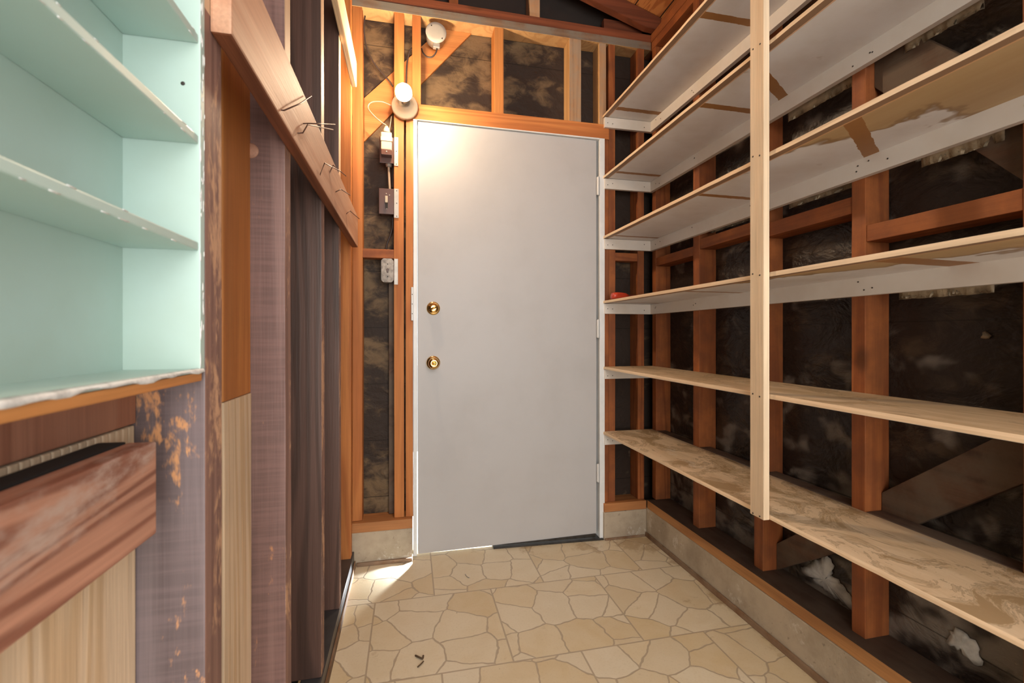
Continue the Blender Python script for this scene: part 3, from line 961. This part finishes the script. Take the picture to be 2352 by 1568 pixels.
scrap([(1.335, 0.225), (1.300, 0.262), (1.262, 0.300), (1.232, 0.330), (1.208, 0.300), (1.214, 0.268), (1.182, 0.262), (1.146, 0.232), (1.130, 0.197), (1.165, 0.196), (1.23, 0.205)][::-1], M['torn'],
      'large torn white liner scrap on the wall paper below the bottom shelf', seed=3)
scrap([(0.893, 0.262), (0.884, 0.300), (0.852, 0.318), (0.824, 0.300), (0.818, 0.258), (0.836, 0.243), (0.858, 0.262)], M['torn'],
      'small torn white liner scrap low at the lower right corner of the photo', seed=5)
scrap([(1.378, 0.262), (1.352, 0.276), (1.345, 0.262), (1.338, 0.245), (1.352, 0.248), (1.36, 0.262)], M['torn'],
      'tiny white paper fleck just right of the stud under the post', seed=6)
scrap([(0.815, 1.050), (0.803, 1.050), (0.802, 1.036), (0.814, 1.037)], M['cream_paper'], 'tiny tan paper chip on the dark wall far right, between fourth and fifth shelf', seed=7, cat='paper chip', name='paper_chip')

# crumpled cream paper edges showing under the ledgers
def paper_edge(y0, y1, z0, z1, label, seed):
    r = random.Random(seed)
    bm = bmesh.new()
    n = 26
    rows = []
    for k in range(n + 1):
        y = y0 + (y1 - y0) * k / n
        fl = 0.0018 * math.sin(k * 0.9 + seed) + r.uniform(-.0012, .0012)
        zl = z0 + (z1 - z0) * 0.55 + r.uniform(-.006, .006)
        rows.append([bm.verts.new((fl * q, y - y0, z - z0)) for q, z in ((1.0, zl), (1.6, z0 + (z1 - z0) * .4), (.8, z0 + (z1 - z0) * .8), (.2, z1))])
    for A, B in zip(rows, rows[1:]):
        for j in range(3):
            bm.faces.new((A[j], B[j], B[j + 1], A[j + 1]))
    o = link('crumpled_paper', bm, M['cream_paper'], None, (XR + 0.028, y0, z0), True)
    md = o.modifiers.new('thick', 'SOLIDIFY')
    md.thickness = 0.0012
    tag(o, label, 'paper', 'cream paper edges showing under the ledgers')

paper_edge(1.08, 1.33, 1.745, 1.835, 'crumpled cream paper strip under the second shelf ledger, right of the post', 1)
paper_edge(0.78, 0.95, 1.760, 1.835, 'crumpled cream paper strip under the second shelf ledger at upper right', 2)
paper_edge(1.08, 1.33, 1.448, 1.53, 'crumpled cream paper strip under the third shelf ledger, right of the post', 3)
paper_edge(0.74, 0.91, 1.435, 1.53, 'crumpled cream paper strip under the third shelf ledger at far right', 4)
paper_edge(1.50, 1.75, 1.458, 1.53, 'crumpled cream paper strip under the third shelf ledger, left of the post', 5)
paper_edge(0.76, 0.96, 1.105, 1.19, 'crumpled cream paper strip under the fourth shelf ledger at far right', 6)

# ------------------------------------------------------------------ left partition
lumber('sole_plate', -0.300, -0.2425, YNEAR, 2.153, 0.0, 0.072, M['sole'], 'dark painted sole plate on the floor under the left studs', 'sole plate')
S(box('baseboard_left', -0.2420, -0.2365, YNEAR, 2.153, 0.0, 0.030, M['trim'], bevel=0.001))
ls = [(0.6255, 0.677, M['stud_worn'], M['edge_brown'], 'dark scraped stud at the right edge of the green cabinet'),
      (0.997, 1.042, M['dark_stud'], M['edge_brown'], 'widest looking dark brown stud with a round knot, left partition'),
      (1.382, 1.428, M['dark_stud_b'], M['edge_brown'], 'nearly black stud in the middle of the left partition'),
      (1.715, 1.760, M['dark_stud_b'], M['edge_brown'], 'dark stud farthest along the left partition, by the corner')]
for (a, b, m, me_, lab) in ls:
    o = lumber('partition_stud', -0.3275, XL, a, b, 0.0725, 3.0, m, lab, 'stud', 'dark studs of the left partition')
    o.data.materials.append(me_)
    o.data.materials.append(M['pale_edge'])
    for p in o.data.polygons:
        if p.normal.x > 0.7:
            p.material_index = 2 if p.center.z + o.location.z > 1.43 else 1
lumber('partition_stud', -0.3275, XL - 0.004, 2.085, 2.130, 0.0725, 3.0, STUDL['z'], 'orange corner stud of the left partition, at the door wall', 'stud')
# flattened knots on the wide face of the second stud
tag(lathe('wood_knot', [(0, 0.0022), (0.0125, 0.002), (0.0150, 0.0008), (0.0150, -0.001), (0, -0.001)], (-0.3085, 0.9966, 1.410), (0, -1, 0),
          wood('knot_wood', (0.40, 0.22, 0.15), (0.30, 0.15, 0.10), 1, knots=0), bpy.data.objects['partition_stud.001'], 28), None)
# board strips between first and second stud
lumber('bay_board', TAR_L + 0.0005, TAR_L + 0.020, 0.86, 0.996, 0.930, 3.0, M['orange'], 'orange upright board between the two nearest left studs, upper piece', 'board')
lumber('bay_board', TAR_L + 0.0005, TAR_L + 0.021, 0.86, 0.996, 0.0735, 0.9295, M['pine'], 'fresh pale pine board between the two nearest left studs, lower piece', 'board')

# horizontal nailing rails
def rail(y0, y1, z0, z1, x0, x1, label, mats, nails):
    e = empty('wall_rail', ((x0 + x1) / 2, (y0 + y1) / 2, z0), label, 'rail')
    o = box('rail_board', x0, x1, y0, y1, z0, z1, mats[0], e, 0.0035)
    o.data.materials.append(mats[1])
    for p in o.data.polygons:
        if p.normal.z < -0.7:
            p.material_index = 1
    for pts in nails:
        tube('bent_nail', pts, 0.0013, M['nail'], e, 8, smoothpts=False)
    return e

rx0, rx1 = XL + 0.0005, XL + 0.0255
nx = rx1
rail(0.640, 2.075, 1.424, 1.558, rx0, rx1, 'long reddish rail nailed across the left studs, bent nails sticking out', (M['cleat'], M['cleat_side']), [
    [(nx - .002, 0.865, 1.437), (nx + .004, 0.868, 1.438), (nx + .010, 0.960, 1.496), (nx + .008, 1.075, 1.570)],
    [(nx - .002, 0.985, 1.448), (nx + .009, 0.990, 1.452), (nx + .010, 1.03, 1.487), (nx + .034, 1.20, 1.553)],
    [(nx - .002, 1.035, 1.490), (nx + .010, 1.04, 1.494), (nx + .034, 1.23, 1.580)],
    [(nx - .002, 1.22, 1.440), (nx + .010, 1.225, 1.478), (nx + .030, 1.37, 1.508)],
    [(nx - .002, 1.36, 1.495), (nx + .008, 1.37, 1.525), (nx + .026, 1.50, 1.540)],
    [(nx - .002, 1.46, 1.475), (nx + .012, 1.49, 1.495), (nx + .028, 1.58, 1.505)],
    [(nx - .002, 1.70, 1.470), (nx + .010, 1.72, 1.490), (nx + .030, 1.84, 1.492)]])
rail(0.45, 2.060, 2.110, 2.215, rx0, rx1 - 0.003, 'pale rail high on the left studs above the reddish rail', (M['pine_y'], M['pine_y']), [])

# green painted cabinet, recessed in the partition
gc = empty('recessed_cabinet', (-0.29, 0.1, 0.95), 'mint green painted cabinet with open shelves in the left partition', 'cabinet')
GY0, GY1 = -0.42, 0.613
GT, GB = 1.645, 0.999
box('side_panel', -0.3270, XL + 0.001, GY1, GY1 + 0.0115, 0.9993, 1.80, M['green'], gc, 0.001)
box('side_panel', -0.3270, XL + 0.001, GY0 - 0.0115, GY0, 0.9993, 1.80, M['green'], gc, 0.001)
box('back_panel', -0.3275, -0.3240, GY0, GY1, 0.9993, 1.80, M['green'], gc, 0)
for z in (1.392, 1.272, 1.145, 1.512):
    o = box('shelf', -0.3238, XL - 0.001, GY0 + 0.0003, GY1 - 0.0003, z - 0.0005, z + 0.0095, M['green'], gc, 0.0015)
    # chipped front arris
    r = random.Random(int(z * 1000))
    bmc = bmesh.new()
    for k in range(34):
        y = r.uniform(GY0, GY1 - 0.01)
        s_ = r.uniform(0.6, 2.2)
        mt = Matrix.Translation((XL - 0.0012, y, z + r.choice((0.0, 0.009)))) @ Matrix.Diagonal((0.0006, 0.0035 * s_, 0.0007 * r.uniform(.6, 1.4), 1))
        bmesh.ops.create_icosphere(bmc, subdivisions=1, radius=1, matrix=mt)
    ch = link('chipped_edge', bmc, M['chip'], o, (0, 0, 0), True)
    tag(ch, 'chipped white paint along the shelf edge', kind='stuff')
box('bottom_board', -0.3270, XL + 0.001, GY0, GY1 - 0.0003, 0.9993, 1.0035, M['green'], gc, 0.001)
# chipped vertical arris of the side panel
r = random.Random(11)
bmc = bmesh.new()
for k in range(60):
    mt = Matrix.Translation((XL + 0.001, GY1 + r.uniform(0.0, 0.011), r.uniform(GB, 1.78))) @ Matrix.Diagonal((0.0007, 0.0011, 0.006 * r.uniform(.5, 2), 1))
    bmesh.ops.create_icosphere(bmc, subdivisions=1, radius=1, matrix=mt)
tag(link('chipped_edge', bmc, M['chip'], gc, (0, 0, 0), True), 'chipped white paint down the panel edge', kind='stuff')
# ragged white paint drip line along the sill
r = random.Random(21)
bmc = bmesh.new()
prev = None
n = 150
rows = []
ph = 0
for k in range(n + 1):
    y = GY0 + (GY1 + 0.006 - GY0) * k / n
    zz = 0.9995 + 0.0014 * math.sin(y * 47) + 0.0014 * math.sin(y * 121 + 1) + r.uniform(-.0005, .0005)
    xo = XL + 0.0022 + 0.0006 * math.sin(y * 75)
    rows.append([bmc.verts.new(p) for p in ((XL - 0.002, y, 1.0045), (xo, y, 1.003), (xo + 0.001, y, (zz + 1.0) / 2), (xo, y, zz), (XL + 0.0004, y, zz - 0.0006), (XL - 0.002, y, 0.9992))])
for A, B in zip(rows, rows[1:]):
    for j in range(6):
        bmc.faces.new((A[j], B[j], B[(j + 1) % 6], A[(j + 1) % 6]))
bmesh.ops.recalc_face_normals(bmc, faces=bmc.faces[:])
tag(link('paint_drip', bmc, M['chip'], gc, (0, 0, 0), True), 'ragged white paint drips along the sill')
sb = box('sill_rail', -0.3270, XL + 0.002, GY0 - 0.0115, GY1 + 0.002, 0.9890, 0.9990, wood('cabinet_sill_wood', (0.55, 0.24, 0.075), (0.42, 0.155, 0.045), 1, rings=3, knots=0), gc, 0.0015)
tag(sb, 'bare orange wood rail under the paint')
lathe('screw_hole', [(0, 0.0006), (0.0018, 0.0005), (0.0024, 0.0), (0, 0)], (-0.2625, GY1 - 0.0004, 1.342), (0, -1, 0), M['nail_dark'], gc, 12)
# boards below the cabinet
lumber('cedar_board', TAR_L + 0.0010, TAR_L + 0.013, GY0, 0.6235, 0.9385, 0.9885, M['redpanel'], 'reddish vertical grain panel under the cabinet sill', 'board')
bm = bmesh.new()
yy = GY0
while yy < 0.62:
    wdt = 0.011
    bm_box(bm, -0.0055, 0.004, yy, min(yy + wdt, 0.6235), 0, 0.0940, bevel=0.002)
    yy += wdt + 0.0006
o = link('fluted_lath', bm, M['fluted'], None, (TAR_L + 0.0068, 0, 0.8435))
tag(o, 'pale fluted lath strip in the slot above the rough plank', 'lath')
lumber('pine_board', TAR_L + 0.0012, TAR_L + 0.012, GY0, 0.6235, 0.0735, 0.8430, M['pine'], 'pale pine board behind and below the rough redwood plank', 'board')
lumber('rough_plank', -0.2900, -0.2640, GY0, 0.557, 0.832, 0.930, M['plank'], 'rough sawn redwood plank below the green cabinet, knotty', 'plank')
lumber('plank_spacer', -0.3150, -0.2905, GY0, 0.557, 0.834, 0.9315, M['black'], 'black strip in the slot behind the top of the rough plank', 'strip')

# ------------------------------------------------------------------ electrical, left of the door
lh = empty('lampholder', (-0.026, YB, 2.106), 'porcelain lampholder with lit bare bulb left above the door', 'lamp')
AX = (-0.02, -1, 0.0)
lathe('holder_base', [(0, 0.0), (0.058, 0.0), (0.060, 0.004), (0.060, 0.016), (0.056, 0.022), (0.044, 0.028), (0.036, 0.040), (0.030, 0.050), (0.0225, 0.055), (0.0215, 0.052), (0, 0.050)], (-0.022, YB - 0.006, 2.105), AX, M['porcelain'], lh, 48)
lathe('bulb_cap', [(0.013, 0.0), (0.0135, 0.03), (0.014, 0.044)], (-0.023, YB - 0.050, 2.105), AX, M['zinc'], lh, 24)
prof = [(0.0135, 0.0), (0.0145, 0.008), (0.021, 0.018), (0.0310, 0.031), (0.0348, 0.040)]
lathe('bulb_base', prof, (-0.025, YB - 0.092, 2.105), AX, M['bulb_base'], lh, 32)
prof = [(0.0348, 0.0401), (0.0362, 0.050), (0.0345, 0.063), (0.0285, 0.075), (0.018, 0.083), (0.007, 0.0865), (0, 0.087)]
lathe('bulb', prof, (-0.025, YB - 0.092, 2.105), AX, M['bulb'], lh, 32)
tag(bpy.data.objects['bulb'], 'lit white bulb')

jb = empty('junction_box_cover', (0.125, YB, 2.475), 'round pale junction box cover under the dusty top plate', 'junction box')
lathe('cover_plate', [(0, 0.006), (0.030, 0.006), (0.046, 0.0045), (0.049, 0.001), (0.049, -0.004), (0, -0.004)], (0.122, YB - 0.002, 2.480), (0, -1, 0), M['cover_plate'], jb, 48)
lathe('box_body', [(0.045, 0.0), (0.045, 0.05), (0, 0.05)], (0.122, YB + 0.003, 2.480), (0, 1, 0), M['zinc'], jb, 24)
for (x, z) in ((0.100, 2.506), (0.150, 2.452)):
    nail_head((x, YB - 0.0078, z), (0, -1, 0), jb, 0.003, name='screw')
box('cable_clamp', 0.108, 0.140, YB + 0.002, YB + 0.022, 2.412, 2.434, M['zinc'], jb, 0.003)

# upper box: brown receptacle with a plugged in adapter, wrapped in cream tape
b1 = empty('outlet_box', (-0.101, YB, 1.84), 'brown outlet box with taped plug adapter, highest of the three boxes', 'outlet')
box('box_body', -0.130, -0.0725, YB + 0.004, YB + 0.055, 1.848, 1.958, M['brown_plastic'], b1, 0.002)
box('cover_plate', -0.136, -0.0725, YB - 0.002, YB + 0.0035, 1.842, 1.962, M['brown_plastic'], b1, 0.002)
box('plug_adapter', -0.128, -0.080, YB - 0.034, YB - 0.0025, 1.893, 1.972, M['ivory'], b1, 0.004)
box('adapter_front', -0.127, -0.081, YB - 0.036, YB - 0.0025, 1.868, 1.8925, M['brown_plastic'], b1, 0.002)
box('tape_wrap', -0.130, -0.0775, YB - 0.0365, YB - 0.0022, 1.930, 1.950, M['tape'], b1, 0.003)
lathe('plug', [(0.0, 0.0), (0.015, 0.0), (0.017, 0.006), (0.014, 0.018), (0.008, 0.028), (0.005, 0.034), (0, 0.034)], (-0.104, YB - 0.018, 1.9725), (0, 0, 1), M['ivory'], b1, 24)
nail_head((-0.103, YB - 0.0365, 1.882), (0, -1, 0), b1, 0.003, M['zinc'], 'screw')
lathe('cable_clamp', [(0, 0), (0.015, 0), (0.016, -0.006), (0.012, -0.007), (0.013, -0.014), (0, -0.014)], (-0.096, YB + 0.024, 1.8478), (0, 0, 1), M['zinc'], b1, 12)
box('bracket', -0.0705, -0.0525, YB - 0.0035, YB - 0.0015, 1.832, 1.965, M['zinc'], b1, 0.0006)
for z in (1.84, 1.90, 1.957):
    nail_head((-0.061, YB - 0.0036, z), (0, -1, 0), b1, 0.0022, name='screw')

b2 = empty('light_switch', (-0.105, YB, 1.605), 'brown toggle switch with ivory lever, middle of the three boxes', 'switch')
box('box_body', -0.131, -0.073, YB + 0.004, YB + 0.055, 1.612, 1.718, M['brown_plastic'], b2, 0.002)
box('cover_plate', -0.139, -0.0722, YB - 0.002, YB + 0.0035, 1.606, 1.724, M['brown_plastic'], b2, 0.0025)
box('toggle_slot', -0.1115, -0.0985, YB - 0.0032, YB - 0.0022, 1.632, 1.664, M['nail_dark'], b2, 0.0003)
box('toggle_lever', -0.111, -0.099, YB - 0.018, YB - 0.0034, 1.655, 1.686, M['ivory'], b2, 0.002)
for (x, z) in ((-0.106, 1.700), (-0.092, 1.694), (-0.104, 1.630)):
    nail_head((x, YB - 0.0022, z), (0, -1, 0), b2, 0.0028, M['zinc'], 'screw')
box('bracket', -0.0712, -0.0500, YB - 0.0045, YB - 0.0022, 1.590, 1.725, M['zinc'], b2, 0.0006)
for z in (1.598, 1.658, 1.716):
    nail_head((-0.059, YB - 0.0047, z), (0, -1, 0), b2, 0.0022, name='screw')

b3 = empty('light_switch', (-0.097, YB, 1.285), 'old grey metal switch box below the wooden block, lowest of the three boxes', 'switch')
bm = bmesh.new()
pp = [(-0.129, 1.300), (-0.129, 1.390), (-0.120, 1.400), (-0.082, 1.400), (-0.073, 1.390), (-0.073, 1.300), (-0.082, 1.290), (-0.120, 1.290)]
prism('box_body', pp, 1, YB - 0.004, YB + 0.05, M['old_metal'], b3, None, 0.0015)
bm.free()
box('toggle_lever', -0.1035, -0.0955, YB - 0.016, YB - 0.0045, 1.335, 1.352, M['brown_plastic'], b3, 0.0015)
for z in (1.374, 1.316):
    nail_head((-0.0995, YB - 0.0042, z), (0, -1, 0), b3, 0.0026, name='screw')
box('bracket', -0.0708, -0.0535, YB - 0.0035, YB - 0.0015, 1.280, 1.400, M['zinc'], b3, 0.0006)

cabs = [('dark cable looping down from the top plate to the lampholder', M['black_cable'], 0.0035,
         [(-0.2015, 2.205, 2.520), (-0.206, 2.205, 2.47), (-0.200, 2.215, 2.40), (-0.175, 2.22, 2.335), (-0.135, 2.225, 2.285), (-0.095, 2.225, 2.245), (-0.078, 2.225, 2.22)]),
        ('dark cable running from the lampholder up behind the cripple stud to the round cover', M['black_cable'], 0.0035,
         [(-0.018, 2.225, 2.16), (-0.016, 2.225, 2.25), (-0.012, 2.225, 2.34), (0.002, 2.222, 2.40), (0.02, 2.232, 2.42)]),
        ('dark cable dropping from the round cover clamp back to the cripple stud', M['black_cable'], 0.0035,
         [(0.126, 2.20, 2.413), (0.122, 2.20, 2.392), (0.105, 2.205, 2.372), (0.080, 2.21, 2.372), (0.062, 2.22, 2.395), (0.056, 2.23, 2.42)]),
        ('thin pale cord looping left from the lampholder down to the plug', M['white_cable'], 0.0028,
         [(-0.080, 2.186, 2.108), (-0.125, 2.178, 2.118), (-0.172, 2.178, 2.110), (-0.186, 2.178, 2.085), (-0.165, 2.178, 2.055), (-0.130, 2.176, 2.025), (-0.106, 2.172, 2.010)]),
        ('pale flat cable joining the outlet box to the switch below', M['white_cable'], 0.0055,
         [(-0.096, 2.214, 1.833), (-0.095, 2.214, 1.80), (-0.093, 2.212, 1.76), (-0.091, 2.212, 1.725)]),
        ('dark cable beside the stud, behind the pale flat cable', M['black_cable'], 0.0045,
         [(-0.078, 2.25, 2.04), (-0.077, 2.255, 1.96), (-0.078, 2.255, 1.85), (-0.080, 2.255, 1.75)]),
        ('dark cable curling below the middle switch', M['black_cable'], 0.004,
         [(-0.080, 2.235, 1.606), (-0.080, 2.235, 1.56), (-0.090, 2.240, 1.52), (-0.105, 2.245, 1.48), (-0.110, 2.245, 1.450)]),
        ('thin white wires rising beside the plug to the lampholder', M['white_cable'], 0.0018,
         [(-0.094, 2.186, 1.985), (-0.088, 2.186, 2.02), (-0.083, 2.188, 2.06)])]
for lab, m, rr, pts in cabs:
    tag(tube('cable', pts, rr, m), lab, 'cable')

# thin grey upright batten beside the stud low in the left bay
lumber('batten', -0.098, -0.0715, YB + 0.055, TAR_Y - 0.001, 0.1945, 1.30, M['brace_dusty'], 'dark upright batten in the bay below the lowest switch', 'batten')

# litter on the floor
tag(tube('dry_twig', [(0.018, 1.515, 0.003), (0.028, 1.503, 0.005), (0.040, 1.496, 0.003), (0.043, 1.508, 0.004)], 0.0028, M['twig'], smoothpts=True), 'dark dry twig bit on the floor near the bottom of the photo', 'twig')
tag(tube('dry_twig', [(0.024, 1.462, 0.002), (0.034, 1.470, 0.004), (0.043, 1.483, 0.003)], 0.002, M['twig']), 'smaller curled leaf crumb just in front of the dark twig', 'twig')
tag(tube('bent_wire_staple', [(0.236, 1.985, 0.002), (0.242, 1.960, 0.003), (0.250, 1.953, 0.002)], 0.0016, M['zinc']), 'small pale bent nail on the floor in front of the door', 'nail')

# added spot lamp standing in for daylight at the door's lower left corner
spl = bpy.data.lights.new('added_spot_at_door_corner', 'SPOT')
spl.energy = 26.0
spl.color = (0.85, 0.93, 1.0)
spl.spot_size = math.radians(50)
spl.spot_blend = 0.5
spl.shadow_soft_size = 0.003
so = bpy.data.objects.new('added_spot_at_door_corner', spl)
COL.objects.link(so)
so.location = (0.036, 2.174, 0.026)
so.rotation_euler = Vector((-0.27, -0.215, -0.065)).to_track_quat('-Z', 'Y').to_euler()
